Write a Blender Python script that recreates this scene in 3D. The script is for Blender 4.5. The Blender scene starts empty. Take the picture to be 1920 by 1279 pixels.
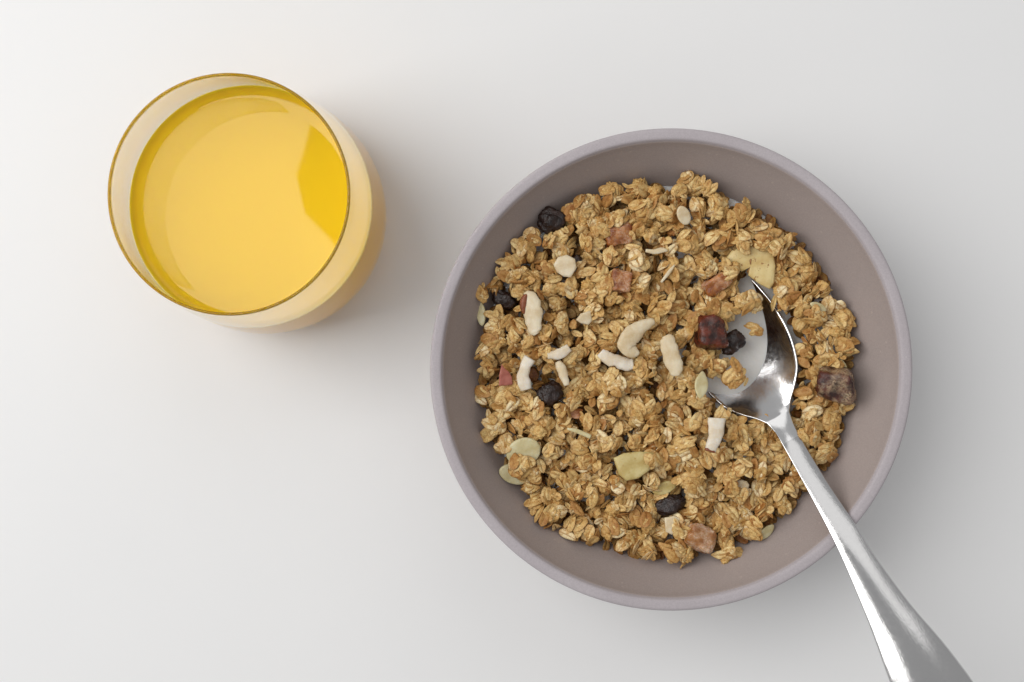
import bpy, math, random
import numpy as np
from mathutils import Vector, Matrix, noise

random.seed(11)
rng = np.random.default_rng(11)
scene = bpy.context.scene
COL = scene.collection

# ------------------------------------------------------------------ camera
CAM_Z = 0.496           # lens height above the table
F_PX = 2682.0           # focal length in pixels of the 1920 px wide photograph
NX, NY = 960.0, 650.0   # point straight below the lens
cam_d = bpy.data.cameras.new('camera')
cam_d.sensor_width = 36.0
cam_d.lens = F_PX / 1920.0 * 36.0
cam_d.shift_y = (NY - 639.5) / 1920.0
cam_d.clip_start = 0.01
cam_d.clip_end = 50.0
cam = bpy.data.objects.new('camera', cam_d)
cam.location = (0, 0, CAM_Z)
COL.objects.link(cam)
scene.camera = cam

# ------------------------------------------------------------------ light
world = bpy.data.worlds.new('World')
scene.world = world
world.use_nodes = True
bg = world.node_tree.nodes['Background']
bg.inputs['Color'].default_value = (0.985, 0.99, 1.0, 1)
bg.inputs['Strength'].default_value = 0.405

def area_light(name, loc, target, sx, sy, power, color):
    d = bpy.data.lights.new(name, 'AREA')
    d.shape = 'RECTANGLE'; d.size = sx; d.size_y = sy
    d.energy = power; d.color = color
    o = bpy.data.objects.new(name, d)
    o.location = loc
    o.rotation_euler = (Vector(target) - Vector(loc)).to_track_quat('-Z', 'Y').to_euler()
    COL.objects.link(o)
    return o
sb = area_light('softbox_light', (-0.755, 0.27, 1.02), (0, 0, 0), 1.2, 0.9, 13.1, (1.0, 0.99, 0.975))
# the softbox leans 40 degrees toward the table, turned a little about the vertical
sb.rotation_euler = (Matrix.Rotation(math.radians(13), 3, 'Z') @ Matrix.Rotation(math.radians(-40), 3, 'Y')).to_euler()

# weak fill from behind the table's far side
area_light('fill_light', (0.30, 1.05, 1.25), (0.03, 0.0, 0.0), 1.3, 0.9, 2.5, (1.0, 0.99, 0.98))

scene.view_settings.view_transform = 'Standard'
scene.view_settings.look = 'None'
scene.view_settings.gamma = 1.0
scene.view_settings.exposure = 0.0
cy = scene.cycles
cy.use_denoising = True
cy.max_bounces = 32
cy.diffuse_bounces = 8
cy.transmission_bounces = 32
cy.glossy_bounces = 24
cy.blur_glossy = 0.2
cy.sample_clamp_indirect = 6.0

# ------------------------------------------------------------------ helpers
def W(px, py, z):
    """photo pixel + height -> point in the scene"""
    k = (CAM_Z - z) / F_PX
    return Vector(((px - NX) * k, (NY - py) * k, z))
def S(px, z=0.034):
    """length in photo pixels at a height -> metres"""
    return px * (CAM_Z - z) / F_PX

def obj(name, data, parent=None, mat=None, loc=None):
    o = bpy.data.objects.new(name, data)
    COL.objects.link(o)
    if parent is not None:
        o.parent = parent
    if mat is not None and data is not None and not data.materials:
        data.materials.append(mat)
    if loc is not None:
        o.location = loc
    return o
def tag(o, label=None, cat=None, group=None, kind=None):
    if label: o['label'] = label
    if cat: o['category'] = cat
    if group: o['group'] = group
    if kind: o['kind'] = kind
    return o
def mesh(name, verts, faces, smooth=True):
    m = bpy.data.meshes.new(name)
    m.from_pydata([tuple(v) for v in verts], [], faces)
    m.update()
    if smooth:
        m.polygons.foreach_set('use_smooth', [True] * len(m.polygons))
    return m
def lathe(name, prof, n=160, closed=False):
    """prof: (r, z) list; r == 0 makes a pole"""
    verts, faces, rows = [], [], []
    for r, z in prof:
        if r < 1e-7:
            rows.append([len(verts)]); verts.append((0, 0, z))
        else:
            rows.append(list(range(len(verts), len(verts) + n)))
            for k in range(n):
                a = 2 * math.pi * k / n
                verts.append((r * math.cos(a), r * math.sin(a), z))
    pairs = list(zip(rows[:-1], rows[1:]))
    if closed: pairs.append((rows[-1], rows[0]))
    for a, b in pairs:
        for k in range(n):
            k2 = (k + 1) % n
            if len(a) == 1 and len(b) == 1: continue
            if len(a) == 1: faces.append((a[0], b[k2], b[k]))
            elif len(b) == 1: faces.append((a[k], a[k2], b[0]))
            else: faces.append((a[k], a[k2], b[k2], b[k]))
    return mesh(name, verts, faces)
def spline(pts, per=8):
    """Catmull-Rom through points of any dimension"""
    P = [np.array(p, float) for p in pts]
    P = [2 * P[0] - P[1]] + P + [2 * P[-1] - P[-2]]
    out = []
    for i in range(1, len(P) - 2):
        for s in range(per):
            t = s / per
            out.append(0.5 * ((2 * P[i]) + (-P[i-1] + P[i+1]) * t + (2*P[i-1] - 5*P[i] + 4*P[i+1] - P[i+2]) * t*t
                              + (-P[i-1] + 3*P[i] - 3*P[i+1] + P[i+2]) * t**3))
    out.append(P[-2])
    return out

class NT:
    """small node-tree writer"""
    def __init__(self, name):
        self.m = bpy.data.materials.new(name); self.m.use_nodes = True
        self.t = self.m.node_tree
        self.b = self.t.nodes['Principled BSDF']
    def n(self, kind, **kw):
        nd = self.t.nodes.new(kind)
        for k, v in kw.items(): setattr(nd, k, v)
        return nd
    def l(self, a, b): self.t.links.new(a, b)
    def set(self, **kw):
        for k, v in kw.items():
            s = self.b.inputs[k.replace('_', ' ')]
            s.default_value = v if not isinstance(v, tuple) or len(v) == 4 or k == 'Subsurface_Radius' else (*v, 1)
    def coord(self): return self.n('ShaderNodeTexCoord').outputs['Object']
    def noise(self, vec, scale, detail=3, rough=0.55):
        nd = self.n('ShaderNodeTexNoise')
        nd.inputs['Scale'].default_value = scale; nd.inputs['Detail'].default_value = detail
        nd.inputs['Roughness'].default_value = rough
        if vec is not None: self.l(vec, nd.inputs['Vector'])
        return nd.outputs['Fac']
    def ramp(self, fac, stops):
        nd = self.n('ShaderNodeValToRGB')
        e = nd.color_ramp.elements
        while len(e) < len(stops): e.new(0.5)
        for x, (p, c) in zip(e, stops):
            x.position = p; x.color = (*c, 1) if len(c) == 3 else c
        self.l(fac, nd.inputs['Fac'])
        return nd.outputs['Color']
    def mix(self, fac, a, b, mode='MIX'):
        nd = self.n('ShaderNodeMix', data_type='RGBA', blend_type=mode)
        for s, v in ((0, fac), (6, a), (7, b)):
            if hasattr(v, 'is_output'): self.l(v, nd.inputs[s])
            else: nd.inputs[s].default_value = v if not isinstance(v, tuple) or len(v) == 4 else (*v, 1)
        return nd.outputs[2]
    def bump(self, h, strength, dist):
        nd = self.n('ShaderNodeBump')
        nd.inputs['Strength'].default_value = strength; nd.inputs['Distance'].default_value = dist
        self.l(h, nd.inputs['Height']); self.l(nd.outputs['Normal'], self.b.inputs['Normal'])
    def math(self, op, a, b=None):
        nd = self.n('ShaderNodeMath', operation=op)
        for s, v in ((0, a), (1, b)):
            if v is None: continue
            if hasattr(v, 'is_output'): self.l(v, nd.inputs[s])
            else: nd.inputs[s].default_value = v
        return nd.outputs[0]
    def rgb(self, sock): self.l(sock, self.b.inputs['Base Color'])

# ------------------------------------------------------------------ materials
def mat_table():
    t = NT('white_tabletop'); t.set(Roughness=0.42, Specular_IOR_Level=0.3)
    c = t.coord()
    t.rgb(t.ramp(t.noise(c, 9, 4), [(0.3, (0.795, 0.795, 0.795)), (0.7, (0.815, 0.813, 0.81))]))
    t.bump(t.noise(c, 2600, 2), 0.05, 0.0002)
    return t.m
def mat_stoneware(name, a, b, speck, rough):
    t = NT(name); t.set(Roughness=rough, Specular_IOR_Level=0.35)
    c = t.coord()
    base = t.ramp(t.noise(c, 40, 5), [(0.3, a), (0.72, b)])
    v = t.n('ShaderNodeTexVoronoi'); v.inputs['Scale'].default_value = 420
    t.l(c, v.inputs['Vector'])
    wn = t.n('ShaderNodeTexWhiteNoise'); t.l(v.outputs['Position'], wn.inputs['Vector'])
    near = t.math('LESS_THAN', v.outputs['Distance'], 0.16)
    few = t.math('LESS_THAN', wn.outputs['Value'], 0.13)
    col = t.mix(t.math('MULTIPLY', t.math('MULTIPLY', near, few), 0.28), base, speck)
    fine = t.ramp(t.noise(c, 2200, 2), [(0.35, (0.86, 0.86, 0.86)), (0.65, (1.1, 1.1, 1.1))])
    t.rgb(t.mix(0.45, col, fine, 'MULTIPLY'))
    t.bump(t.noise(c, 1500, 3), 0.12, 0.0002)
    return t.m
def mat_glass():
    t = NT('clear_glass')
    t.set(Base_Color=(1.0, 1.0, 1.0), Transmission_Weight=1.0, Roughness=0.0, IOR=1.36)
    return t.m
def mat_juice(name, spec, through, col, scale, weight):
    """cloudy juice: scatters light inside and lets some of it through; its sides lie against glass, so they do not mirror"""
    t = NT(name)
    t.set(Base_Color=col, Roughness=0.02, IOR=1.42, Specular_IOR_Level=spec, Subsurface_Weight=weight, Subsurface_Scale=scale,
          Subsurface_Radius=(1.0, 1.0, 0.1))
    tr = t.n('ShaderNodeBsdfTranslucent'); tr.inputs['Color'].default_value = (1.0, 0.78, 0.02, 1)
    mx = t.n('ShaderNodeMixShader'); mx.inputs['Fac'].default_value = through
    t.l(t.b.outputs['BSDF'], mx.inputs[1]); t.l(tr.outputs['BSDF'], mx.inputs[2])
    t.l(mx.outputs['Shader'], t.t.nodes['Material Output'].inputs['Surface'])
    return t.m
def mat_milk():
    t = NT('milk')
    t.set(Base_Color=(0.70, 0.685, 0.655), Roughness=0.05, IOR=1.35, Subsurface_Weight=0.6, Subsurface_Scale=0.002,
          Subsurface_Radius=(1.0, 0.8, 0.6))
    t.bump(t.noise(t.coord(), 160, 3), 0.5, 0.0012)
    return t.m
def mat_steel(name, stretch, rough, g=0.78):
    t = NT(name); t.set(Base_Color=(g, g * 0.99, g * 0.985), Metallic=1.0)
    c = t.coord()
    mp = t.n('ShaderNodeMapping', vector_type='TEXTURE'); mp.inputs['Rotation'].default_value = (0, 0, math.radians(-60.6))
    mp.inputs['Scale'].default_value = tuple(1 / v for v in stretch)
    t.l(c, mp.inputs['Vector'])
    sc = t.noise(mp.outputs['Vector'], 900, 3, 0.7)
    wear = t.noise(c, 800, 6, 0.72)
    r = t.n('ShaderNodeMapRange'); r.inputs['From Min'].default_value = 0.35; r.inputs['From Max'].default_value = 0.72
    r.inputs['To Min'].default_value = rough; r.inputs['To Max'].default_value = rough + 0.12
    t.l(wear, r.inputs['Value']); t.l(r.outputs['Result'], t.b.inputs['Roughness'])
    t.bump(t.math('ADD', sc, t.math('MULTIPLY', wear, 0.6)), 0.13, 0.0002)
    return t.m
def mat_oat(name, island=False, tint=(1, 1, 1), k=1.0, crumb=False):
    """k: size of one local unit over half a flake's length"""
    t = NT(name); t.set(Roughness=0.48, Specular_IOR_Level=0.35, Subsurface_Weight=0.06, Subsurface_Scale=0.001,
                        Subsurface_Radius=(1.0, 0.6, 0.3))
    if island: r = t.n('ShaderNodeNewGeometry').outputs['Random Per Island']
    else: r = t.n('ShaderNodeObjectInfo').outputs['Random']
    base = t.ramp(r, [(0.0, (0.40, 0.185, 0.048)), (0.2, (0.60, 0.375, 0.128)), (0.6, (0.73, 0.52, 0.215)), (0.85, (0.81, 0.63, 0.31)), (1.0, (0.86, 0.73, 0.46))])
    c = t.coord()
    # each flake gets its own piece of the noise
    ad = t.n('ShaderNodeVectorMath', operation='ADD'); sc = t.n('ShaderNodeCombineXYZ')
    t.l(t.math('MULTIPLY', r, 37.0 * k), sc.inputs['X']); t.l(c, ad.inputs[0]); t.l(sc.outputs['Vector'], ad.inputs[1])
    vec = ad.outputs['Vector']
    toast = t.ramp(t.noise(vec, 1.5 / k, 4, 0.65), [(0.36, (0.66, 0.46, 0.25)), (0.55, (1, 1, 1)), (0.75, (1.08, 1.1, 1.15))])
    col = t.mix(0.85, base, toast, 'MULTIPLY')
    if not island and not crumb:      # browner towards a flake's edge
        ln = t.n('ShaderNodeVectorMath', operation='LENGTH'); sx = t.n('ShaderNodeVectorMath', operation='MULTIPLY')
        sx.inputs[1].default_value = (1.0, 1.6, 0.0); t.l(c, sx.inputs[0]); t.l(sx.outputs['Vector'], ln.inputs[0])
        sp = t.n('ShaderNodeSeparateXYZ'); t.l(c, sp.inputs[0])
        cz = t.ramp(t.math('ABSOLUTE', sp.outputs['Y']), [(0.02, (1, 1, 1)), (0.11, (0, 0, 0))])
        col = t.mix(t.math('MULTIPLY', cz, t.math('MULTIPLY', r, 0.75)), col, (0.36, 0.19, 0.07))
        col = t.mix(t.math('MULTIPLY', t.ramp(ln.outputs['Value'], [(0.66, (0, 0, 0)), (1.0, (1, 1, 1))]), 0.45), col, (0.44, 0.22, 0.07))
    fleck = t.ramp(t.noise(vec, 6.5 / k, 3, 0.65), [(0.34, (0.50, 0.33, 0.19)), (0.45, (1.0, 1.0, 1.0)), (0.7, (1.1, 1.1, 1.1))])
    col = t.mix(0.7, col, fleck, 'MULTIPLY')
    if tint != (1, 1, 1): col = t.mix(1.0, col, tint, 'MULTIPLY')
    t.rgb(col)
    t.bump(t.noise(vec, 5.0 / k, 4, 0.65), 0.55, 0.0004)
    return t.m
def mat_raisin():
    t = NT('raisin_skin'); t.set(Roughness=0.3, Specular_IOR_Level=0.5)
    c = t.coord()
    t.rgb(t.ramp(t.noise(c, 500, 4), [(0.35, (0.010, 0.004, 0.003)), (0.7, (0.034, 0.014, 0.009))]))
    t.bump(t.noise(c, 750, 4, 0.6), 0.8, 0.0008)
    return t.m
def mat_date(name, a, b, sugar, amount):
    t = NT(name); t.set(Roughness=0.24, Specular_IOR_Level=0.55, Subsurface_Weight=0.25, Subsurface_Scale=0.003,
                        Subsurface_Radius=(1.0, 0.35, 0.12))
    c = t.coord()
    base = t.ramp(t.noise(c, 300, 4), [(0.36, a), (0.62, b)])
    dust = t.ramp(t.noise(c, 1600, 5, 0.75), [(0.56 - amount * 0.2, (0, 0, 0)), (0.66 - amount * 0.1, (1, 1, 1))])
    patch = t.ramp(t.noise(c, 190, 2), [(0.42, (0, 0, 0)), (0.58, (1, 1, 1))])
    f = t.math('MULTIPLY', t.math('MULTIPLY', dust, patch), 0.4 + 0.45 * amount)
    t.rgb(t.mix(f, base, sugar))
    t.bump(t.noise(c, 1200, 4, 0.7), 0.6, 0.0005)
    return t.m
def mat_nut(name, a, b, rough=0.45, scale=300, spots=None):
    t = NT(name); t.set(Roughness=rough, Specular_IOR_Level=0.4, Subsurface_Weight=0.35, Subsurface_Scale=0.0018,
                        Subsurface_Radius=(1.0, 0.8, 0.5))
    c = t.coord()
    col = t.ramp(t.noise(c, scale, 4), [(0.3, a), (0.7, b)])
    tone = t.ramp(t.noise(c, 150, 5, 0.7), [(0.38, (0.80, 0.68, 0.48)), (0.6, (1, 1, 1))])
    col = t.mix(0.55, col, tone, 'MULTIPLY')
    if spots:
        m = t.ramp(t.noise(c, 700, 3), [(0.63, (0, 0, 0)), (0.70, (1, 1, 1))])
        col = t.mix(m, col, spots)
    t.rgb(col)
    t.bump(t.noise(c, 1400, 3), 0.25, 0.0003)
    return t.m

M_TABLE = mat_table()
M_WALL = mat_stoneware('mauve_stoneware', (0.345, 0.288, 0.268), (0.37, 0.31, 0.288), (0.55, 0.46, 0.4), 0.6)
M_RIM = mat_stoneware('lit_stoneware_rim', (0.41, 0.37, 0.385), (0.46, 0.42, 0.435), (0.6, 0.55, 0.55), 0.7)  # lilac rim tone, made paler to paint in the light it catches
M_GLASS, M_MILK = mat_glass(), mat_milk()
M_JUICE = mat_juice('orange_juice', 0.5, 0.04, (0.895, 0.565, 0.004), 0.003, 0.5)
M_JUICE_SIDE = mat_juice('orange_juice_against_glass', 0.0, 0.97, (0.9, 0.6, 0.01), 0.020, 1.0)
M_SPOON = mat_steel('brushed_steel', (0.35, 2.4, 1.0), 0.10)
M_HANDLE = mat_steel('worn_steel', (0.30, 2.0, 1.0), 0.10, 0.62)
M_OAT = mat_oat('toasted_oat')
M_CRUMB = mat_oat('oat_crumb', tint=(0.97, 0.9, 0.8), k=0.6, crumb=True)
M_BED = mat_oat('soaked_oat', island=True, tint=(0.44, 0.345, 0.225), k=0.0026)  # soaked tone, darkened further to paint shade into the gaps between clusters
M_RAISIN = mat_raisin()
M_AMBER = mat_date('amber_fruit', (0.20, 0.05, 0.008), (0.52, 0.20, 0.045), (0.66, 0.46, 0.33), 0.85)
M_PINKAMBER = mat_date('sugared_fruit', (0.28, 0.11, 0.03), (0.46, 0.21, 0.065), (0.72, 0.54, 0.40), 1.0)
M_DATE = mat_date('dark_date', (0.028, 0.009, 0.006), (0.105, 0.024, 0.014), (0.46, 0.33, 0.20), 1.0)
M_REDDATE = mat_date('red_date', (0.026, 0.007, 0.004), (0.16, 0.024, 0.007), (0.25, 0.13, 0.09), 0.3)
M_ALMOND = mat_nut('almond_flesh', (0.66, 0.54, 0.36), (0.74, 0.64, 0.46))
M_PALE = mat_nut('pale_almond', (0.58, 0.52, 0.30), (0.66, 0.60, 0.38), 0.3)
M_WHITE = mat_nut('white_nut', (0.68, 0.57, 0.40), (0.76, 0.67, 0.50))
M_COCO = mat_nut('coconut_flesh', (0.74, 0.66, 0.54), (0.80, 0.74, 0.64), 0.6)
M_SKIN = mat_nut('brown_nut_skin', (0.20, 0.06, 0.025), (0.30, 0.10, 0.045), 0.5, 600)
M_PINK = mat_nut('pink_nut_skin', (0.36, 0.11, 0.085), (0.46, 0.17, 0.13), 0.5, 600)
M_BANANA = mat_nut('banana_flesh', (0.62, 0.46, 0.19), (0.74, 0.60, 0.30), 0.4, 260, (0.34, 0.17, 0.05))
M_SEAM = mat_nut('banana_core', (0.28, 0.14, 0.05), (0.38, 0.2, 0.07), 0.5, 900)
M_APPLE = mat_nut('apple_flesh', (0.50, 0.39, 0.14), (0.66, 0.56, 0.28), 0.45, 260, (0.46, 0.31, 0.10))

# ------------------------------------------------------------------ table
tv = [(-3, -3, 0), (3, -3, 0), (3, 3, 0), (-3, 3, 0)]
tag(obj('tabletop', mesh('tabletop', tv, [(0, 1, 2, 3)]), mat=M_TABLE), 'plain white matte tabletop under the glass and the bowl', None, None, 'structure')

# ------------------------------------------------------------------ bowl
Z_RIM, Z_MILK = 0.052, 0.0320
K = 0.8
BC = W(1259, 693, Z_RIM); BC.z = 0
R_OUT, R_IN = S(453, Z_RIM), S(432, Z_RIM)
INNER = [(0.0, 0.0125), (0.016, 0.0130), (0.030, 0.0160), (0.043, 0.0225), (0.052, 0.0300), (0.0597, 0.0400), (0.0652, 0.0500), (0.0692, 0.0585), (R_IN - 0.0006, 0.0630)]
INNER = [(r, z * K) for r, z in INNER]
inner = spline(INNER, 8)
def wall_z(r):
    for a, b in zip(inner[:-1], inner[1:]):
        if a[0] <= r <= b[0]:
            return a[1] + (b[1] - a[1]) * (r - a[0]) / max(b[0] - a[0], 1e-9)
    return Z_RIM
outer = spline([(R_OUT - 0.0012, 0.0625), (0.0728, 0.0560), (0.0680, 0.0440), (0.0615, 0.0320), (0.0520, 0.0195), (0.0430, 0.0095), (0.0375, 0.0040)], 8)
outer = [(r, z * K) for r, z in outer]
foot = [(0.0372, 0.0012), (0.0362, 0.0), (0.0335, 0.0), (0.0326, 0.0010), (0.0320, 0.0035), (0.0, 0.0040)]
bowl = tag(obj('cereal_bowl', None, loc=BC), 'round mauve stoneware bowl with a pale lilac rim, full of granola', 'bowl')
wallp = [tuple(p) for p in inner] + [(R_IN + 0.0002, 0.0508), (R_OUT - 0.0012, 0.0505)] + [tuple(p) for p in outer] + foot
obj('wall', lathe('wall', [(max(r, 0), z) for r, z in wallp], 200), bowl, M_WALL)
rim = [(R_IN - 0.0012, 0.0488), (R_IN - 0.0004, 0.0506), (R_IN - 0.0001, 0.0514), (R_IN + 0.0002, 0.05175), (R_IN + 0.0006, 0.0519), (R_IN + 0.0010, 0.05195), (R_OUT - 0.0012, 0.0520), (R_OUT - 0.0007, 0.05195), (R_OUT - 0.0002, 0.0517), (R_OUT, 0.0512),
       (R_OUT - 0.0003, 0.0494), (R_OUT - 0.0013, 0.0480), (R_OUT - 0.0022, 0.0490), (R_IN + 0.0012, 0.0488)]
obj('rim', lathe('rim', rim, 200, closed=True), bowl, M_RIM)

# milk, one pool filling the bowl to Z_MILK
mp_ = [(r, z) for r, z in inner if z < Z_MILK - 0.0005]
mp_ = [(max(r - 0.0002, 0), z + 0.0002) for r, z in mp_] + [(0.0592, Z_MILK), (0.0585, Z_MILK), (0.0, Z_MILK)]
mk = obj('milk_pool', lathe('milk_pool', mp_, 160), None, M_MILK, BC)
tag(mk, 'thin white milk pooled in the bowl around the granola and spoon', 'milk')

# ------------------------------------------------------------------ glass of juice
GC = W(428.5, 364, 0.11 * K); GC.z = 0
gout = spline([(0.0300, 0.0004), (0.0338, 0.0030), (0.0372, 0.0110), (0.0388, 0.0215), (0.0393, 0.0340), (0.0390, 0.0460), (0.0382, 0.0620), (0.0371, 0.0790), (0.0357, 0.0960), (0.0347, 0.1090)], 6)
gout = [(r, z * K) for r, z in gout]
gin = spline([(0.0, 0.0095), (0.0180, 0.0098), (0.0305, 0.0120), (0.0356, 0.0180), (0.0377, 0.0260), (0.0382, 0.0350), (0.03830, 0.0460), (0.03745, 0.0620), (0.03630, 0.0790), (0.03484, 0.0960), (0.03380, 0.1090)], 6)
gin = [(r, z * K) for r, z in gin]
lip = [(0.03425 + 0.00045 * math.cos(math.radians(a)), 0.0873 + 0.00050 * math.sin(math.radians(a))) for a in (15, 40, 65, 90, 115, 140, 165)]
gprof = [(0.0, 0.0016), (0.0200, 0.0014), (0.0255, 0.0002)] + [tuple(p) for p in gout] + lip + [(max(p[0], 0), p[1]) for p in gin[::-1]]
tag(obj('drinking_glass', lathe('drinking_glass', gprof, 220), None, M_GLASS, GC), 'clear rounded glass tumbler standing left of the bowl, holding orange juice', 'glass')
Z_J = 0.067 * K
jp = [(max(p[0] + 0.00012, 0) if p[0] > 1e-6 else 0.0, p[1] - 0.00012) for p in gin if p[1] < Z_J - 0.001]
rj = np.interp(Z_J, [p[1] for p in gin], [p[0] for p in gin])
for d, h in ((-0.00012, 0.0016), (0.0003, 0.00145), (0.0008, 0.00095), (0.0015, 0.0005), (0.0025, 0.0002), (0.004, 0.00006), (0.006, 0.0), (0.02, 0.0)):
    jp.append((rj - d - (0.0001 if h > 0.001 else 0), Z_J + h))
jp.append((0.0, Z_J))
jm = lathe('orange_juice', jp, 200)
jm.materials.append(M_JUICE); jm.materials.append(M_JUICE_SIDE)
for p in jm.polygons:
    if p.center.z < Z_J and math.hypot(p.center.x, p.center.y) > 1e-4 and p.normal.z < 0.5: p.material_index = 1
tag(obj('orange_juice', jm, None, None, GC), 'bright yellow orange juice filling the glass tumbler', 'juice')

# ------------------------------------------------------------------ spoon
# rim line where the spoon's edge dips under the milk runs from photo (1403,520) to (1325,725); the spoon rises away from it
AX = np.array([-0.490, -0.872]); AX /= np.linalg.norm(AX)     # neck -> tip in the photo
LT = np.array([-AX[1], AX[0]])                                  # to the right-hand edge
NECK = np.array([1461.0, 786.0])
def rim_z(p):
    d = (p[0] - 1325) * 0.935 + (p[1] - 725) * 0.356
    return Z_MILK + S(d) * 0.345 - 0.0001
def spoon_mesh():
    st = []   # centre px, half width px, z, dish depth, thickness, crown
    for a, w, dp in spline([(338, 3, 0.0), (333, 22, 0.0006), (318, 46, 0.0013), (290, 68, 0.0030), (252, 85, 0.0046), (205, 95, 0.0057), (165, 98, 0.0061), (127, 96, 0.0058), (92, 88, 0.0049), (66, 77, 0.0037), (42, 58, 0.0022), (22, 38, 0.0009), (4, 24, 0.0)], 5):
        c = NECK + AX * a
        st.append((c, max(w, 1.5), None, max(dp, 0), 0.0011, 0.0))
    nb = len(st)
    zk = rim_z(NECK)
    h = [(1463, 788, 19.5, zk + 0.0002), (1488, 834, 18.5, zk + 0.0014), (1531, 909, 20, 0.0480), (1580, 992, 25, 0.0545), (1615, 1057, 29.5, 0.0585), (1669, 1154, 43.5, 0.0630), (1723, 1247, 63, 0.0668),
         (1777, 1345, 77, 0.0698), (1826, 1432, 76, 0.0715), (1858, 1488, 58, 0.0722), (1873, 1514, 34, 0.0724), (1880, 1526, 4, 0.0724)]
    for x, y, w, z in spline(h, 6)[2:]:
        st.append((np.array([x, y]), max(w, 2), z, 0.0, 0.0024, 0.0011))
    NV = 25
    V, F = [], []
    rings = []
    for i, (c, w, z, dp, th, cr) in enumerate(st):
        f = min(max((i - nb + 6) / 10.0, 0), 1); f = f * f * (3 - 2 * f)
        ring_t, ring_b = [], []
        a = st[max(i - 1, 0)][0]; b = st[min(i + 1, len(st) - 1)][0]
        d = (b - a); d = d / np.linalg.norm(d)
        lat = np.array([d[1], -d[0]])
        if lat @ LT < 0: lat = -lat
        if i < nb: lat = LT
        thk = 0.0012 * (1 - f) + 0.0026 * f
        crown = 0.17 * f * S(w)
        for k in range(NV):
            v = -1 + 2 * k / (NV - 1)
            v = math.sin(v * math.pi / 2) * 0.6 + v * 0.4
            p = c + lat * w * v
            if z is None:
                tw_ = max(0.0, 1 - max((c - NECK) @ AX, 0) / 75.0)
                zz = rim_z(p) - 0.45 * tw_ * tw_ * S(w * v)
            else:
                roll = np.interp(i - nb, [0, 5, 14, 30], [-0.24, -0.26, -0.16, -0.03]) * S(w * v)
                zz = z + roll
            prof = (1 - abs(v) ** 2.2)
            zt = zz - dp * prof + crown * (1 - v * v)
            lip_ = 0.0002 * (abs(v) > 0.99)
            ring_t.append((p, zt - lip_))
            ring_b.append((p - lat * w * v * 0.012, zt - crown * 1.2 * (1 - v * v) - thk * (0.45 + 0.55 * (1 - v * v)) ))
        rings.append(ring_t + ring_b[::-1])
    for r in rings:
        for p, z in r: V.append(W(p[0], p[1], z))
    n = 2 * NV
    for i in range(len(rings) - 1):
        for k in range(n):
            k2 = (k + 1) % n
            F.append((i * n + k, (i + 1) * n + k, (i + 1) * n + k2, i * n + k2))
    F.append(tuple(range(n))[::-1] if False else tuple(range(n)))
    e = (len(rings) - 1) * n
    F.append(tuple(e + k for k in range(n))[::-1])
    return V, F, nb, n
V, F, NB, NRING = spoon_mesh()
full = mesh('spoon_full', V, F)
import bmesh
bm = bmesh.new(); bm.from_mesh(full); bmesh.ops.recalc_face_normals(bm, faces=bm.faces[:]); bm.to_mesh(full); bm.free()
vn = [v.normal.copy() for v in full.vertices]
cut = (NB + 3) * NRING
faces_a = [tuple(p.vertices) for p in full.polygons if max(p.vertices) < cut + NRING]
faces_b = [tuple(p.vertices) for p in full.polygons if max(p.vertices) >= cut + NRING]
spoon = tag(obj('spoon', None, loc=W(NECK[0], NECK[1], rim_z(NECK))), 'worn stainless steel spoon dipping into the granola, handle over the bowl rim', 'spoon')
def sub(name, faces, mat):
    used = sorted({i for f in faces for i in f}); idx = {u: k for k, u in enumerate(used)}
    m = mesh(name, [V[u] - spoon.location for u in used], [tuple(idx[i] for i in f) for f in faces])
    m.normals_split_custom_set_from_vertices([vn[u] for u in used])
    return obj(name, m, spoon, mat)
sub('spoon_bowl', faces_a, M_SPOON)
sub('handle', faces_b, M_HANDLE)
bpy.data.meshes.remove(full)

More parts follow.
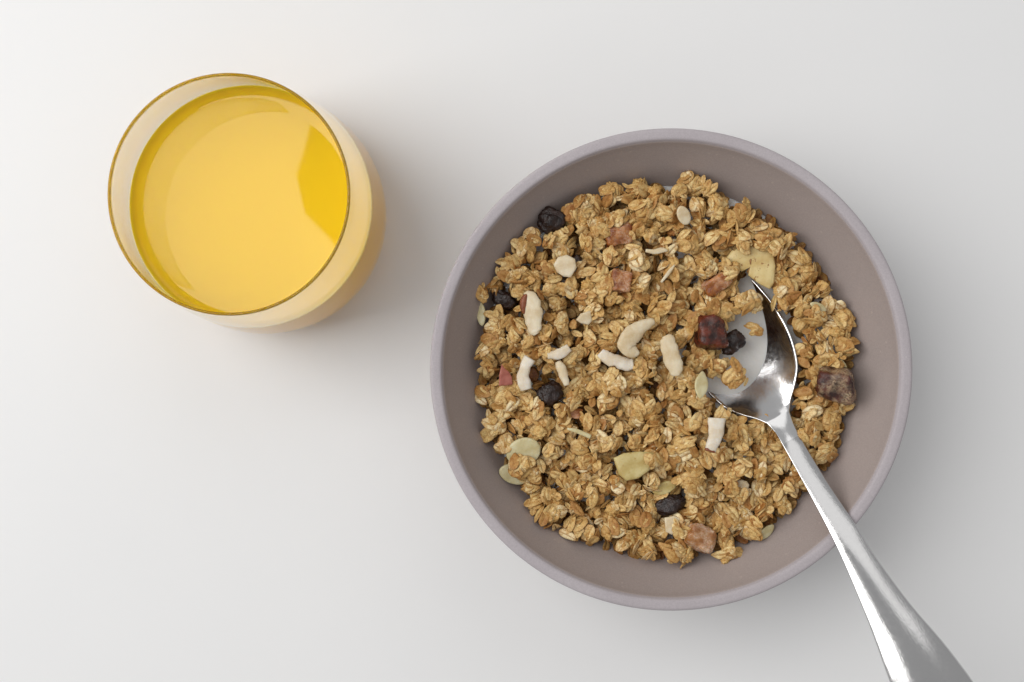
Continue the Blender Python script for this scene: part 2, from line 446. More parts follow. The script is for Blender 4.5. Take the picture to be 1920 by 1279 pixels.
# ------------------------------------------------------------------ piece builders
def nz(p, s, seed=0.0):
    return noise.noise(Vector((p[0] * s + seed, p[1] * s + seed * 1.7, p[2] * s - seed)))
def ico(sub):
    b = bmesh.new(); bmesh.ops.create_icosphere(b, subdivisions=sub, radius=1)
    v = [x.co.copy() for x in b.verts]; f = [tuple(y.index for y in x.verts) for x in b.faces]
    b.free(); return v, f
ICO3, ICO4 = ico(3), ico(4)
def flake_mesh(seed, half=False):
    """a rolled oat: oval, puffed cheeks either side of a crease, uneven edge; 1 unit = half its length"""
    r = random.Random(seed)
    na, rad = 16, (0.0, 0.38, 0.72, 0.93)
    asp = r.uniform(0.46, 0.66); cup = r.uniform(-0.15, 0.22); cup2 = r.uniform(-0.2, 0.6); tw = r.uniform(-0.35, 0.35)
    th = r.uniform(0.15, 0.24); cr = r.uniform(0.6, 1.25); sd = r.uniform(0, 50)
    edge = []
    for k in range(na):
        a = 2 * math.pi * k / na
        e = 1 + 0.13 * noise.noise(Vector((math.cos(a) * 1.3 + sd, math.sin(a) * 1.3, sd)))
        e *= 1 + 0.05 * r.uniform(-1, 1)
        if half and math.cos(a) > 0.15: e *= 0.15 / max(math.cos(a), 0.15) * 0.9 + 0.15 * r.random()
        edge.append(e)
    ga = r.uniform(-0.12, 0.12)
    V, F = [], []
    def pt(k, q, top):
        a = 2 * math.pi * k / na
        x = q * edge[k] * math.cos(a); y = q * edge[k] * math.sin(a) * asp * (1 - 0.12 * math.cos(a)) * (1 - 0.22 * abs(math.cos(a)) ** 5)
        body = th * (1 - q ** 3.2)
        groove = cr * th * 1.0 * math.exp(-((y + ga * x) / 0.1) ** 2) * (1 - q * q)
        lump = 0.05 * noise.noise(Vector((x * 3 + sd, y * 3, 2 + sd)))
        bend = cup * (x * x) + cup2 * (y * y) + tw * x * y
        z = bend + ((body - groove + lump * (1 - q)) if top else (-body * 0.7))
        return (x, y, z)
    V.append(pt(0, 0, True)); V.append(pt(0, 0, False))
    tops, bots = [], []
    for q in rad[1:]:
        tops.append(list(range(len(V), len(V) + na))); V += [pt(k, q, True) for k in range(na)]
    rimr = list(range(len(V), len(V) + na)); V += [(x, y, z) for x, y, z in [pt(k, 1.0, True) for k in range(na)]]
    for q in (rad[3], 0.5):
        bots.append(list(range(len(V), len(V) + na))); V += [pt(k, q, False) for k in range(na)]
    seq = tops + [rimr] + bots
    for k in range(na):
        k2 = (k + 1) % na
        F.append((0, tops[0][k], tops[0][k2]))
        for a, b in zip(seq[:-1], seq[1:]): F.append((a[k], b[k], b[k2], a[k2]))
        F.append((seq[-1][k2], seq[-1][k], 1))
    return V, F
def crumb_mesh(seed):
    """knobbly lump of baked oat bits"""
    V, F = ICO4
    out = []
    for v in V:
        n1 = noise.noise(v * 1.3 + Vector((seed, 0, seed)))
        a = noise.voronoi(v * 1.9 + Vector((seed * 3, seed, 0)))[0]
        b = noise.voronoi(v * 4.2 + Vector((seed, 2, seed * 2)))[0]
        d = 0.66 + 0.25 * n1 + 0.62 * math.tanh(2.6 * (a[1] - a[0])) * 0.45 + 0.30 * math.tanh(3.0 * (b[1] - b[0])) * 0.5 + 0.05 * noise.noise(v * 11 + Vector((0, seed, 0)))
        out.append(v * d)
    return out, F
def rotation_to(nrm, spin):
    q = Vector(nrm).normalized().to_track_quat('Z', 'Y')
    return q.to_matrix() @ Matrix.Rotation(spin, 3, 'Z')

FL = [mesh('oat_flake', *flake_mesh(s)) for s in range(100, 116)] + [mesh('oat_flake', *flake_mesh(s, True)) for s in range(130, 136)]
CR = [mesh('crumb', *crumb_mesh(1.37 * s + 3)) for s in range(9)]
for m in FL: m.materials.append(M_OAT)
for m in CR: m.materials.append(M_CRUMB)

BCM = W(1259, 693, Z_RIM)
def top_h(x, y):
    """height of the granola's upper layer above the milk"""
    r = math.hypot(x - BC.x, y - BC.y) / 0.06
    return 0.0044 + 0.0018 * max(0, 1 - r * r) + 0.0018 * noise.noise(Vector((x * 60, y * 60, 3.3)))
def settle(px, py, r, lift=0.0):
    """stand a piece of radius r (m) at a photo position, on the granola or on the wall where that is higher"""
    z = Z_MILK + 0.004
    for _ in range(3):
        p = W(px, py, z)
        rr = math.hypot(p.x - BC.x, p.y - BC.y)
        z = max(Z_MILK + top_h(p.x, p.y) + lift, wall_z(min(rr + r * 0.5, R_IN - 0.001)) + r * 0.75)
    return W(px, py, z)

# ------------------------------------------------------------------ fruit and nuts
LAND = []   # (px, py, radius px, short name) for placing and describing what lies round them
def landmark(px, py, r, name): LAND.append((px, py, r, name))

def raisin(px, py, rx, ry, rot, label, seed, lift=0.003, short=None):
    V, F = ICO4
    out = []
    a, b, c = S(rx), S(ry), S(min(rx, ry)) * 0.62
    for v in V:
        d = 0.98 + 0.34 * noise.noise(v * 1.3 + Vector((seed, 0, 0)))
        u = Vector((v.x * 0.8, v.y * 1.5, v.z * 1.5))
        rd = 1 - abs(noise.noise(u * 2.6 + Vector((0, seed, 0)))) * 2
        rd2 = 1 - abs(noise.noise(u * 5.0 + Vector((0, 0, seed)))) * 2
        d += 0.13 * rd + 0.10 * rd2 - 0.13
        out.append((v.x * a * d, v.y * b * d, v.z * c * d))
    o = obj('raisin', mesh('raisin', out, F), None, M_RAISIN, settle(px, py, c, lift))
    o.rotation_euler = (random.uniform(-.2, .2), random.uniform(-.2, .2), -math.radians(rot))
    tag(o, label, 'raisin', 'raisins in the granola')
    landmark(px, py, (rx + ry) / 2, short)
def cube_fruit(px, py, rx, ry, rot, label, mat, seed, tilt=(0, 0), lift=0.003, name='fruit_cube', cat='dried fruit', short=None, h=0.8):
    n = 12; V, F, idx = [], [], {}
    def vid(p):
        k = tuple(round(x, 4) for x in p)
        if k not in idx: idx[k] = len(V); V.append(Vector(p))
        return idx[k]
    for ax in range(3):
        for s in (-1, 1):
            for i in range(n):
                for j in range(n):
                    q = []
                    for di, dj in ((0, 0), (1, 0), (1, 1), (0, 1)):
                        u, v = -1 + 2 * (i + di) / n, -1 + 2 * (j + dj) / n
                        p = [0, 0, 0]; p[ax] = s; p[(ax + 1) % 3] = u; p[(ax + 2) % 3] = v
                        q.append(vid(p))
                    F.append(tuple(q) if s > 0 else tuple(q[::-1]))
    out = []
    a, b, c = S(rx), S(ry), S(min(rx, ry)) * h
    for v in V:
        p = 5.0
        rr = (abs(v.x) ** p + abs(v.y) ** p + abs(v.z) ** p) ** (1 / p)
        w = v / rr
        d = 1.04 + 0.22 * noise.noise(w * 1.1 + Vector((seed, seed, 0))) + 0.09 * noise.noise(w * 3.2 + Vector((0, seed, 2))) + 0.045 * noise.noise(w * 7 + Vector((seed, 0, 2)))
        sk = 0.18 * w.y * math.sin(seed)
        out.append(((w.x + sk) * a * d, w.y * b * d * (1 + 0.12 * w.x * math.cos(seed)), w.z * c * d))
    o = obj(name, mesh(name, out, F), None, mat, settle(px, py, c, lift))
    o.rotation_euler = (math.radians(tilt[0]), math.radians(tilt[1]), -math.radians(rot))
    tag(o, label, cat, 'dried fruit cubes in the granola')
    landmark(px, py, (rx + ry) / 2, short)
    return o
def sweep_mesh(name, pts, th, power, seed, arch=0.0, rough=0.05):
    """pts: (px, py, half width px) along a centre line, relative to the piece's middle; th thickness px"""
    st = spline(pts, 5); n = 14
    V, F = [], []
    for i, (x, y, w) in enumerate(st):
        a = st[max(i - 1, 0)]; b = st[min(i + 1, len(st) - 1)]
        d = np.array([b[0] - a[0], b[1] - a[1]]); d /= max(np.linalg.norm(d), 1e-6)
        lat = np.array([-d[1], d[0]])
        t = i / (len(st) - 1)
        for k in range(n):
            an = 2 * math.pi * k / n
            c, s = math.cos(an), math.sin(an)
            rr = (abs(c) ** power + abs(s) ** power) ** (-1 / power)
            c, s = c * rr, s * rr
            ww = max(w, 0.3) * (1 + rough * noise.noise(Vector((x * 0.11 + seed, y * 0.11, c))))
            zz = th * 0.5 * s * min(1, max(w, .3) / 4) * (1 + rough * noise.noise(Vector((x * .15, y * .15 + seed, s)))) + arch * math.sin(t * math.pi) + 0.5 * arch * (1 - c * c)
            V.append((S(x + lat[0] * ww * c), -S(y + lat[1] * ww * c), S(zz)))
    L = len(st)
    for i in range(L - 1):
        for k in range(n):
            k2 = (k + 1) % n
            F.append((i * n + k, i * n + k2, (i + 1) * n + k2, (i + 1) * n + k))
    F.append(tuple(range(n))[::-1]); F.append(tuple((L - 1) * n + k for k in range(n)))
    m = mesh(name, V, F)
    b = bmesh.new(); b.from_mesh(m); bmesh.ops.recalc_face_normals(b, faces=b.faces[:]); b.to_mesh(m); b.free()
    return m
def strip(name, px, py, pts, th, power, mat, label, cat, group, lift=0.004, tilt=(0, 0), seed=0.0, arch=0.0, rough=0.06, short=None):
    o = obj(name, sweep_mesh(name, pts, th, power, seed, arch, rough), None, mat, settle(px, py, 0.001, lift))
    o.rotation_euler = (math.radians(tilt[0]), math.radians(tilt[1]), 0)
    tag(o, label, cat, group)
    if short:
        landmark(px, py, max(math.hypot(p[0], p[1]) for p in pts) * 0.62, short)
    return o
def plate_mesh(name, outline, th, seed, bend=0.0, sharp=False):
    """flat slice: outline (px, star-shaped about 0,0), softly rounded edge"""
    if sharp:
        pts = [np.array(a) * (1 - t) + np.array(b) * t for a, b in zip(outline, outline[1:] + outline[:1]) for t in (0, .33, .67)]
    else: pts = spline(outline + [outline[0]], 5)[:-1]
    n = len(pts)
    V, F, rows = [], [], []
    def row(s, z):
        r = list(range(len(V), len(V) + n))
        for x, y in pts:
            q = z + 0.10 * th * noise.noise(Vector((x * s * .08 + seed, y * s * .08, z)))
            V.append((S(x * s), -S(y * s), S(q + bend * (x * x + y * y) * s * s * 0.01)))
        return r
    top = len(V); V.append((0, 0, S(th * 0.5)))
    for s, z in ((0.4, th * .5), (0.75, th * .5), (0.93, th * .44), (1.0, th * .15), (1.0, -th * .15), (0.93, -th * .44), (0.6, -th * .5)):
        rows.append(row(s, z))
    bot = len(V); V.append((0, 0, -S(th * 0.5)))
    for k in range(n):
        k2 = (k + 1) % n
        F.append((top, rows[0][k], rows[0][k2]))
        for a, b in zip(rows[:-1], rows[1:]): F.append((a[k], b[k], b[k2], a[k2]))
        F.append((rows[-1][k2], rows[-1][k], bot))
    m = mesh(name, V, F)
    b = bmesh.new(); b.from_mesh(m); bmesh.ops.recalc_face_normals(b, faces=b.faces[:]); b.to_mesh(m); b.free()
    return m
def plate(name, px, py, outline, th, mat, label, cat, group, lift=0.004, tilt=(0, 0), seed=0.0, bend=0.0, short=None):
    o = obj(name, plate_mesh(name, outline, th, seed, bend, name in ('nut_chip', 'skin_flake', 'coconut_chunk', 'apple_chip', 'banana_chip')), None, mat, settle(px, py, 0.001, lift))
    o.rotation_euler = (math.radians(tilt[0]), math.radians(tilt[1]), 0)
    tag(o, label, cat, group)
    if short:
        landmark(px, py, sum(math.hypot(*p) for p in outline) / len(outline), short)
    return o
def oval(a, b, rot, pinch=0.0, n=10):
    out = []
    for k in range(n):
        t = 2 * math.pi * k / n
        x, y = a * math.cos(t), b * math.sin(t) * (1 - pinch * abs(math.cos(t)) ** 3)
        c, s = math.cos(math.radians(rot)), math.sin(math.radians(rot))
        out.append((x * c - y * s, x * s + y * c))
    return out
GN, GC_, GP = 'almond and nut slices in the granola', 'coconut strips in the granola', 'fruit chips in the granola'

raisin(1033, 414, 26, 23, 20, 'round black raisin at the upper left edge of the granola', 1.1, 0.002, 'upper left raisin')
raisin(1083, 492, 11, 13, 0, 'small dark raisin peeking out behind the pale square nut chip', 2.2, 0.0015, 'small peeking raisin')
raisin(947, 563, 24, 16, 25, 'dull dark raisin at the left edge, beside the brown-skinned almond', 3.3, 0.001, 'dull left raisin')
raisin(1032, 737, 20, 24, 35, 'wrinkled black raisin below right of the upright white coconut strip', 4.4, 0.003, 'wrinkled raisin')
raisin(1374, 641, 20, 25, 38, 'shiny black raisin lying in the spoon against the red date cube', 5.5, 0.0022, 'raisin in the spoon')
raisin(1258, 946, 29, 18, -22, 'black raisin in the lower middle, tucked under oat flakes', 6.6, 0.002, 'lower middle raisin')

cube_fruit(1160, 440, 24, 19, -15, 'amber fruit cube near the top, right of the round raisin', M_AMBER, 1.2, (10, 8), 0.0015, short='upper amber fruit cube')
cube_fruit(1163, 528, 19, 20, 12, 'square amber fruit cube dusted with sugar, right of the pale square nut chip', M_AMBER, 2.9, (-8, 6), 0.003, short='square amber fruit cube')
cube_fruit(1346, 531, 25, 15, -38, 'reddish amber fruit wedge above the spoon, left of the banana chip', M_AMBER, 3.4, (12, -10), 0.002, short='amber fruit wedge')
cube_fruit(1332, 622, 27, 27, 8, 'glossy dark red date cube at the left side of the spoon', M_REDDATE, 4.3, (-6, 10), 0.0035, 'date_cube', 'date', 'red date cube', 0.9)
cube_fruit(1567, 722, 33, 28, 12, 'large dark date cube dusted with flour at the right edge', M_DATE, 5.1, (14, -12), 0.005, 'date_cube', 'date', 'large date cube', 0.95)
cube_fruit(1311, 1008, 27, 21, 22, 'sugary pink-amber fruit cube at the bottom edge of the granola', M_PINKAMBER, 6.0, (-14, 8), 0.003, short='sugary fruit cube')
cube_fruit(1074, 774, 14, 9, 10, 'small orange fruit scrap half buried below the wrinkled raisin', M_AMBER, 7.7, (5, 5), 0.001, short='small orange fruit scrap')

plate('nut_chip', 1060, 500, [(-22, -4), (-13, -18), (3, -22), (18, -14), (21, 2), (10, 20), (-4, 18), (-16, 10)], 9, M_WHITE, 'pale square nut chip lying flat in the upper left', 'nut', GN, 0.0055, (6, -6), 1, short='pale square nut chip')
alm = strip('almond_slice', 999, 590, [(-12, -42, 5), (-4, -30, 14), (0, -8, 18), (2, 14, 15), (4, 30, 12), (7, 36, 5)], 9, 3.4, M_WHITE, 'thick white almond half with brown skin along its left side', 'almond', GN, 0.006, (4, -10), 2, 2, 0.2, short='brown-skinned almond')
sk = obj('skin', sweep_mesh('skin', [(-9, -40, 2), (-15, -28, 7), (-17, -12, 6), (-14, 0, 2)], 13, 2.4, 3.0, 2), alm, M_SKIN)
sk['label'] = 'brown skin left on the almond'
strip('almond_slice', 1191, 634, [(35, -30, 6), (22, -26, 10), (2, -14, 15), (-14, 4, 18), (-14, 20, 15), (-2, 26, 11), (7, 28, 3)], 10, 3.2, M_ALMOND, 'curled cream nut slice like a crescent, in the middle of the bowl', 'nut', GN, 0.0075, (0, 8), 3, 3, 0.2, short='crescent nut slice')
strip('almond_slice', 1260, 667, [(-12, -37, 6), (-9, -30, 14), (-4, -8, 16), (3, 14, 16), (9, 30, 12), (12, 36, 4)], 9, 3.4, M_ALMOND, 'upright cream almond sliver right of the crescent nut slice', 'almond', GN, 0.007, (4, -6), 4, 2, 0.22, short='upright almond sliver')
plate('almond_slice', 1282, 404, oval(19, 12, 62, 0.1), 5, M_ALMOND, 'small pale almond slice near the top edge, stuck in an oat cluster', 'almond', GN, 0.0075, (14, 10), 5, short='top almond slice')
plate('almond_slice', 982, 847, oval(33, 26, -18, 0.1), 5, M_PALE, 'large pale green almond slice at the lower left edge', 'almond', GN, 0.0045, (8, 4), 6, short='large pale almond slice')
plate('almond_slice', 966, 889, oval(31, 19, 14, 0.1), 5, M_PALE, 'second pale almond slice just below the large one at the lower left', 'almond', GN, 0.001, (4, 6), 7, short='lower pale almond slice')
plate('almond_slice', 1315, 722, oval(26, 13, 100, 0.55), 4, M_PALE, 'small pointed almond sliver leaning on the left edge of the spoon', 'almond', GN, 0.0075, (-10, 16), 8, short='pointed almond sliver')
plate('apple_chip', 1190, 873, [(-39, -14), (-20, -23), (10, -26), (36, -24), (40, -10), (26, 10), (6, 24), (-16, 28), (-30, 16)], 12, M_APPLE, 'pale yellow-green fruit chip in the lower middle', 'fruit chip', GP, 0.004, (-8, 4), 9, -0.1, short='yellow-green fruit chip')
plate('almond_slice', 1437, 998, oval(20, 10, -42, 0.35), 3, M_PALE, 'pale green almond flake lying on the bowl wall at the lower right', 'almond', GN, 0.001, (10, 20), 10, short='lower right almond flake')
plate('nut_chip', 1246, 915, oval(24, 12, -20, 0.1), 7, M_APPLE, 'pale yellow nut chip just above the raisin in the lower middle', 'nut', GN, 0.001, (6, 4), 11)
plate('nut_chip', 1262, 985, [(-16, -14), (2, -18), (15, -12), (17, -2), (4, 8), (-2, 18), (-14, 12)], 6, M_ALMOND, 'ragged pale nut chip below the raisin in the lower middle', 'nut', GN, 0.004, (4, -6), 12)
plate('nut_chip', 1386, 912, oval(19, 13, -8), 8, M_WHITE, 'greyish white nut chip half buried below the spoon handle', 'nut', GN, 0.0015, (0, 0), 13)
plate('almond_slice', 902, 588, oval(24, 9, 84, 0.2), 5, M_PALE, 'greenish almond slice pressed against the left bowl wall', 'almond', GN, 0.001, (0, -20), 14, short='left wall almond slice')
strip('coconut_sliver', 1252, 513, [(13, -16, 1.5), (2, -2, 3.5), (-12, 16, 2)], 6, 2.4, M_WHITE, 'thin white sliver slanting up right of the square amber cube', 'coconut', GC_, 0.0065, (0, 0), 15)
strip('coconut_sliver', 1231, 470, [(-20, 0, 3), (-4, 2, 4.5), (10, -1, 5), (20, 0, 2)], 6, 2.4, M_WHITE, 'thin white sliver lying level between the upper amber cube and the banana chip', 'coconut', GC_, 0.006, (0, 0), 16)
strip('coconut_sliver', 1086, 811, [(-22, -7, 2), (-6, -3, 4), (10, 3, 4), (21, 8, 4)], 6, 2.4, M_PALE, 'thin pale sliver below the small orange fruit scrap', 'coconut', GC_, 0.0055, (0, 0), 17)
plate('almond_slice', 1534, 576, oval(17, 8, 24, 0.3), 4, M_PALE, 'small pale almond flake at the right edge above the oat clusters', 'almond', GN, 0.004, (4, 8), 18)
plate('almond_slice', 1581, 690, oval(18, 8, 66, 0.3), 4, M_PALE, 'thin pale almond flake standing behind the large date cube', 'almond', GN, 0.003, (0, 24), 19)

strip('coconut_strip', 986, 700, [(8, -28, 11), (0, -14, 10), (-5, 4, 11), (-3, 18, 12), (0, 30, 10)], 11, 5, M_COCO, 'upright white coconut strip at the left, beside a pink skin flake', 'coconut', GC_, 0.006, (6, -6), 20, 3, 0.16, short='upright coconut strip')
cs = strip('coconut_strip', 1341, 815, [(3, -30, 16), (2, -14, 15), (0, 4, 13), (-6, 18, 11), (-10, 29, 10)], 10, 5, M_COCO, 'bright white coconut strip below the spoon bowl', 'coconut', GC_, 0.0075, (-6, 4), 21, 2, 0.12, short='bright coconut strip')
ce = obj('skin', sweep_mesh('skin', [(-9, 26, 9), (-10.5, 29.5, 10.2), (-11, 31, 9)], 11, 5, 1.0, 0.5), cs, M_SKIN)
ce['label'] = 'thin brown skin edge of the coconut strip'
strip('coconut_strip', 1160, 672, [(-34, -11, 9), (-22, -1, 12), (-2, 5, 12), (14, 11, 12), (27, 10, 10)], 10, 3, M_COCO, 'ragged white coconut piece under the crescent nut slice', 'coconut', GC_, 0.004, (0, 0), 22, 2, 0.25, short='ragged coconut piece')
strip('coconut_strip', 1049, 661, [(-22, 6, 6), (-6, 4, 9), (8, -2, 10), (18, -9, 8)], 10, 3, M_COCO, 'pale coconut piece left of the ragged one, pointing up right', 'coconut', GC_, 0.0055, (0, 0), 23, 2, 0.2, short='pale coconut piece')
strip('coconut_strip', 1055, 700, [(-9, -22, 6), (-2, -8, 9), (3, 8, 8), (8, 22, 5)], 9, 3, M_WHITE, 'narrow greyish coconut strip above right of the wrinkled raisin', 'coconut', GC_, 0.0045, (0, 0), 24, 2, 0.25, short='narrow greyish coconut strip')
plate('coconut_chunk', 1095, 596, [(-15, 4), (-6, -8), (12, -14), (15, 6), (8, 13), (-6, 10)], 12, M_WHITE, 'short white coconut chunk right of the brown-skinned almond', 'coconut', GC_, 0.005, (0, 8), 25, short='short coconut chunk')
plate('skin_flake', 948, 703, [(-8, -20), (-2, -12), (6, -6), (12, 4), (14, 18), (0, 20), (-12, 20), (-12, 0)], 4, M_PINK, 'pink triangular nut skin flake at the left edge', 'nut skin', None, 0.006, (6, 14), 26, short='pink skin flake')
ban = plate('banana_chip', 1413, 496, [(-54, -8), (-40, -26), (-10, -36), (18, -38), (36, -26), (40, 2), (38, 34), (30, 46), (10, 36), (-10, 20), (-7, 5), (-22, 13), (-42, 5)], 9, M_BANANA, 'large yellow banana chip with dark seam, above the tip of the spoon', 'banana chip', GP, 0.0025, (6, -4), 27, short='banana chip')
sm = obj('seam', sweep_mesh('seam', [(-11, 15, 1.5), (-6, 4, 3), (-6, -7, 4), (-2, -18, 2.5), (2, -27, 1)], 10.5, 2.2, 5.0, 0, 0.3), ban, M_SEAM)

# ------------------------------------------------------------------ granola clusters
def in_spoon(x, y, grow=0):
    p = np.array([x, y]) - NECK
    a, b = p @ AX, p @ LT
    if -6 < a < 345:
        w = np.interp(a, [0, 22, 42, 66, 92, 127, 165, 205, 252, 290, 318, 333, 345], [22, 38, 58, 77, 88, 96, 98, 95, 85, 68, 46, 22, 0])
        d = (x - 1325) * 0.935 + (y - 725) * 0.356       # how far on the raised side of the waterline
        if abs(b) < w + grow and d > -14: return True
    if a <= 0:
        c = NECK - AX * (-a)
        if a > -330 and abs(b) < 16: return True
    return False
def n_ring(x, y): return math.hypot(x - 1248, y - 698)

CL = []     # px, py, r px, lift
EDGE = [(1190, 362, 27), (1152, 366, 24), (1232, 376, 27), (1300, 348, 22), (1328, 352, 15), (1272, 372, 22), (1345, 392, 27), (1384, 402, 26), (1414, 428, 20), (1441, 442, 26), (1474, 448, 14), (1495, 486, 24), (1513, 512, 17),
        (1543, 543, 17), (1562, 574, 16), (1566, 622, 27), (1584, 604, 17), (1588, 648, 15), (1550, 660, 23), (1522, 630, 20), (1505, 575, 22), (1472, 545, 24), (1520, 772, 28), (1552, 786, 23), (1546, 848, 25), (1556, 815, 17), (1528, 700, 18),
        (1515, 735, 16), (1500, 850, 17), (1484, 905, 19), (1497, 884, 15), (1463, 946, 18), (1428, 962, 24), (1408, 990, 22), (1370, 980, 26), (1362, 1034, 24), (1272, 1034, 28), (1216, 1034, 15), (1187, 1012, 27),
        (1150, 990, 26), (1110, 1002, 13), (1078, 992, 22), (1036, 962, 31), (1000, 945, 16), (990, 912, 16), (928, 806, 23), (935, 780, 20), (955, 752, 28), (1010, 790, 30), (915, 692, 16), (912, 664, 20), (928, 638, 22), (936, 606, 27), (962, 640, 20),
        (906, 553, 13), (928, 538, 12), (945, 508, 22), (966, 488, 20), (986, 462, 19), (1000, 442, 17), (1074, 402, 19), (1092, 384, 17), (1100, 425, 24), (1112, 375, 15), (1030, 455, 20), (1052, 440, 15),
        (1286, 335, 11)]
SPOONED = [(1456, 468, 17, 0.0050), (1392, 450, 18, 0.0045), (1430, 455, 15, 0.0055), (1225, 862, 14, 0.0048), (972, 873, 23, 0.0052), (1004, 884, 19, 0.003), (1377, 706, 26, 0.0035), (1398, 566, 29, 0.0025), (1415, 617, 9, 0.0), (1345, 690, 18, 0.0012), (1290, 702, 22, 0.003), (1305, 605, 14, 0.004)]
for x, y, r in EDGE: CL.append((x, y, r, 0.0010 + random.uniform(-0.0005, 0.001)))
for x, y, r, l in SPOONED: CL.append((x, y, r, l))
def free(x, y, r, lap=0.62):
    for a, b, q, _ in CL:
        if (a - x) ** 2 + (b - y) ** 2 < ((r + q) * lap) ** 2: return False
    for a, b, q, _ in LAND:
        if (a - x) ** 2 + (b - y) ** 2 < (q * 0.82 + r * 0.52) ** 2: return False
    return True
tries = 0
while len(CL) < 292 and tries < 60000:
    tries += 1
    r = random.choice((28, 25, 22, 20, 18, 16)) if tries < 6000 else random.choice((19, 16, 14, 12))
    a, q = random.uniform(0, 2 * math.pi), 335 * math.sqrt(random.random())
    x, y = 1248 + q * math.cos(a), 698 + q * math.sin(a)
    if in_spoon(x, y, r * 0.75): continue
    if abs((np.array([x, y]) - NECK) @ LT) < 24 and (np.array([x, y]) - NECK) @ AX < 0 and (np.array([x, y]) - NECK) @ AX > -260: 
        lift = -0.002
    else: lift = random.uniform(-0.0028, 0.0036)
    if free(x, y, r): CL.append((x, y, r, lift))

DIRS = ['right of', 'below right of', 'below', 'below left of', 'left of', 'above left of', 'above', 'above right of']
used_label = {}
ORD = ['nearest', 'second nearest', 'third nearest', 'fourth nearest', 'fifth nearest', 'sixth nearest', 'seventh nearest', 'eighth nearest', 'ninth nearest', 'tenth nearest', 'eleventh nearest', 'twelfth nearest']
def where(px, py):
    best = min(LAND, key=lambda L: math.hypot(L[0] - px, L[1] - py) - L[2] * 0.5)
    dx, dy = px - best[0], py - best[1]
    k = int(round(math.atan2(dy, dx) / (math.pi / 4))) % 8
    return DIRS[k], best[3], math.hypot(dx, dy)
def label_all(items, noun):
    """items: (object, px, py, look)"""
    by = {}
    for o, x, y, look in items:
        d, nm, dist = where(x, y)
        by.setdefault((d, nm), []).append((dist, o, look))
    for (d, nm), v in by.items():
        v.sort(key=lambda t: t[0])
        for k, (_, o, look) in enumerate(v):
            if len(v) == 1: o['label'] = f'{look}{noun} {d} the {nm}'
            else: o['label'] = f'{look}{noun}, {ORD[min(k, 11)]} one {d} the {nm}'

def fan(root, r, count, rnd, loose=1.0):
    """oat flakes stuck over a crumb lump of radius r (m); local space of the lump"""
    base_dir = Vector((rnd.uniform(-1, 1), rnd.uniform(-1, 1), rnd.uniform(0.0, 0.8))).normalized()
    for k in range(count):
        small = rnd.random() < 0.32
        if k < 2: th, ph = rnd.uniform(0, 0.6), rnd.uniform(0, 6.28)
        else: th, ph = rnd.uniform(0.45, 1.5), (k + rnd.uniform(-1.1, 1.1)) / max(count - 2, 1) * 6.28
        d = Vector((math.sin(th) * math.cos(ph), math.sin(th) * math.sin(ph), math.cos(th)))
        n = (d * 0.9 + base_dir * 0.45 + Vector((rnd.uniform(-.9, .9), rnd.uniform(-.9, .9), rnd.uniform(-.5, .4))) * loose + Vector((0, 0, 0.8 * (1 - loose)))).normalized()
        hl = S(rnd.uniform(7.5, 11) if small else rnd.uniform(13.5, 20))
        c = obj('oat_flake', rnd.choice(FL), root)
        rot = rotation_to(n, rnd.uniform(0, 6.28))
        dist = max(r * rnd.uniform(0.62, 0.86), r - hl * 0.5)
        pos = d * dist * (1 + 0.28 * math.sin(th)); pos.z *= 0.72
        m = Matrix.LocRotScale(pos, rot.to_quaternion(), (hl, hl * rnd.uniform(.85, 1.1), hl * rnd.uniform(.8, 1.1)))
        c.matrix_basis = m
def cluster(px, py, rpx, lift, rnd, loose=1.0):
    r = S(rpx)
    el = (rnd.uniform(0.9, 1.12), rnd.uniform(0.75, 0.95), rnd.uniform(0.5, 0.7))
    rt = obj('granola_cluster', None, None, None, settle(px, py, r * 0.6, lift))
    rt.rotation_euler = (rnd.uniform(-.25, .25), rnd.uniform(-.25, .25), rnd.uniform(0, 6.28))
    k = obj('crumb', rnd.choice(CR), rt)
    k.matrix_basis = Matrix.LocRotScale((0, 0, 0), Matrix.Rotation(rnd.uniform(0, 6.28), 3, 'X').to_quaternion(), (r * el[0] * 0.82, r * el[1] * 0.82, r * el[2] * 0.85))
    if rpx > 20:     # a second lump makes it less round
        k2 = obj('crumb', rnd.choice(CR), rt)
        an = rnd.uniform(0, 6.28); s = r * rnd.uniform(0.38, 0.55)
        k2.matrix_basis = Matrix.LocRotScale((r * .62 * math.cos(an), r * .62 * math.sin(an), r * rnd.uniform(-.1, .3)), None, (s, s, s * .85))
    fan(rt, r * 0.86, max(3, int(3 + rpx * 0.30 + rnd.uniform(0, 2))), rnd, loose)
    tag(rt, None, 'granola', 'granola clusters in the bowl')
    return rt
rnd = random.Random(5)
items = []
for x, y, r, l in CL:
    o = cluster(x, y, r, l, rnd, 0.35 if (x, y, r, l) in SPOONED else rnd.choice((0.3, 0.5, 0.9)))
    look = 'large ' if r >= 25 else 'small ' if r <= 15 else ''
    items.append((o, x, y, look))
label_all(items, 'toasted oat cluster')

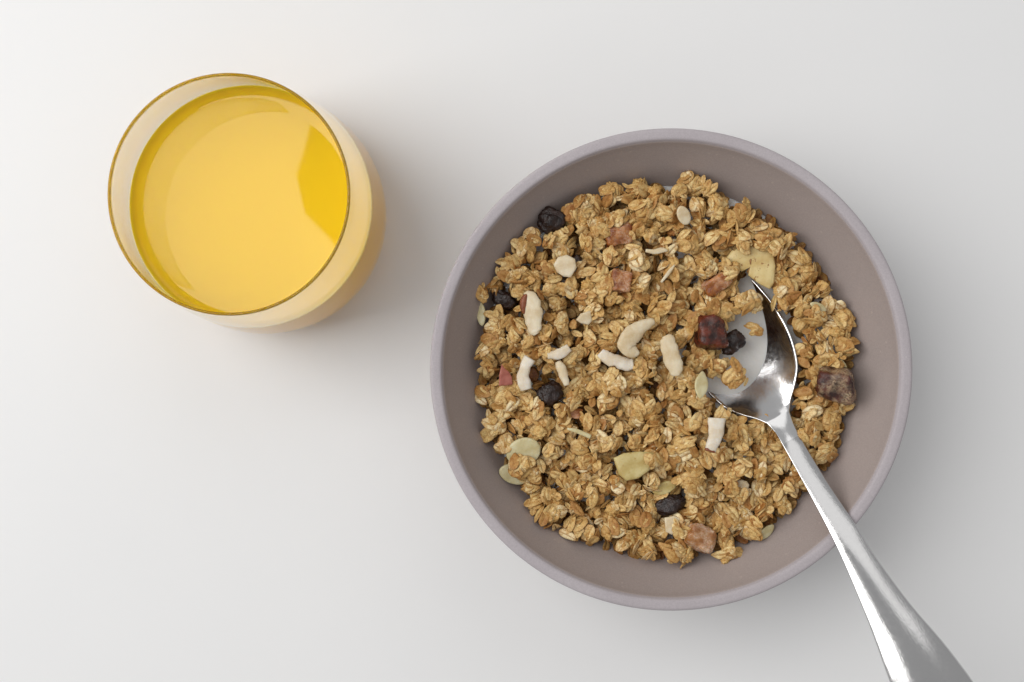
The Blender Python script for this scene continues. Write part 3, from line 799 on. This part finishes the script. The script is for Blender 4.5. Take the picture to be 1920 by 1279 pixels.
# loose flakes filling the spaces between the clusters
items = []
tries = 0
loose = []
while len(loose) < 285 and tries < 40000:
    tries += 1
    a, q = rnd.uniform(0, 6.28), 336 * math.sqrt(rnd.random())
    x, y = 1248 + q * math.cos(a), 698 + q * math.sin(a)
    if in_spoon(x, y, 12): continue
    if any((u - x) ** 2 + (v - y) ** 2 < (w * 0.85) ** 2 for u, v, w, _ in LAND): continue
    if any((u - x) ** 2 + (v - y) ** 2 < (w * 0.6) ** 2 for u, v, w, _ in CL): continue
    if any((u - x) ** 2 + (v - y) ** 2 < 15 ** 2 for u, v in loose): continue
    loose.append((x, y))
    hl = S(rnd.uniform(11.5, 16))
    o = obj('oat_flake', rnd.choice(FL), None, None, settle(x, y, 0.0008, rnd.uniform(-0.0012, 0.0030)))
    o.rotation_mode = 'QUATERNION'
    o.rotation_quaternion = rotation_to((rnd.uniform(-1.0, 1.0), rnd.uniform(-1.0, 1.0), 1), rnd.uniform(0, 6.28)).to_quaternion()
    o.scale = (hl, hl, hl)
    tag(o, None, 'oat flake', 'loose oat flakes between the clusters')
    items.append((o, x, y, ''))
label_all(items, 'single loose oat flake')

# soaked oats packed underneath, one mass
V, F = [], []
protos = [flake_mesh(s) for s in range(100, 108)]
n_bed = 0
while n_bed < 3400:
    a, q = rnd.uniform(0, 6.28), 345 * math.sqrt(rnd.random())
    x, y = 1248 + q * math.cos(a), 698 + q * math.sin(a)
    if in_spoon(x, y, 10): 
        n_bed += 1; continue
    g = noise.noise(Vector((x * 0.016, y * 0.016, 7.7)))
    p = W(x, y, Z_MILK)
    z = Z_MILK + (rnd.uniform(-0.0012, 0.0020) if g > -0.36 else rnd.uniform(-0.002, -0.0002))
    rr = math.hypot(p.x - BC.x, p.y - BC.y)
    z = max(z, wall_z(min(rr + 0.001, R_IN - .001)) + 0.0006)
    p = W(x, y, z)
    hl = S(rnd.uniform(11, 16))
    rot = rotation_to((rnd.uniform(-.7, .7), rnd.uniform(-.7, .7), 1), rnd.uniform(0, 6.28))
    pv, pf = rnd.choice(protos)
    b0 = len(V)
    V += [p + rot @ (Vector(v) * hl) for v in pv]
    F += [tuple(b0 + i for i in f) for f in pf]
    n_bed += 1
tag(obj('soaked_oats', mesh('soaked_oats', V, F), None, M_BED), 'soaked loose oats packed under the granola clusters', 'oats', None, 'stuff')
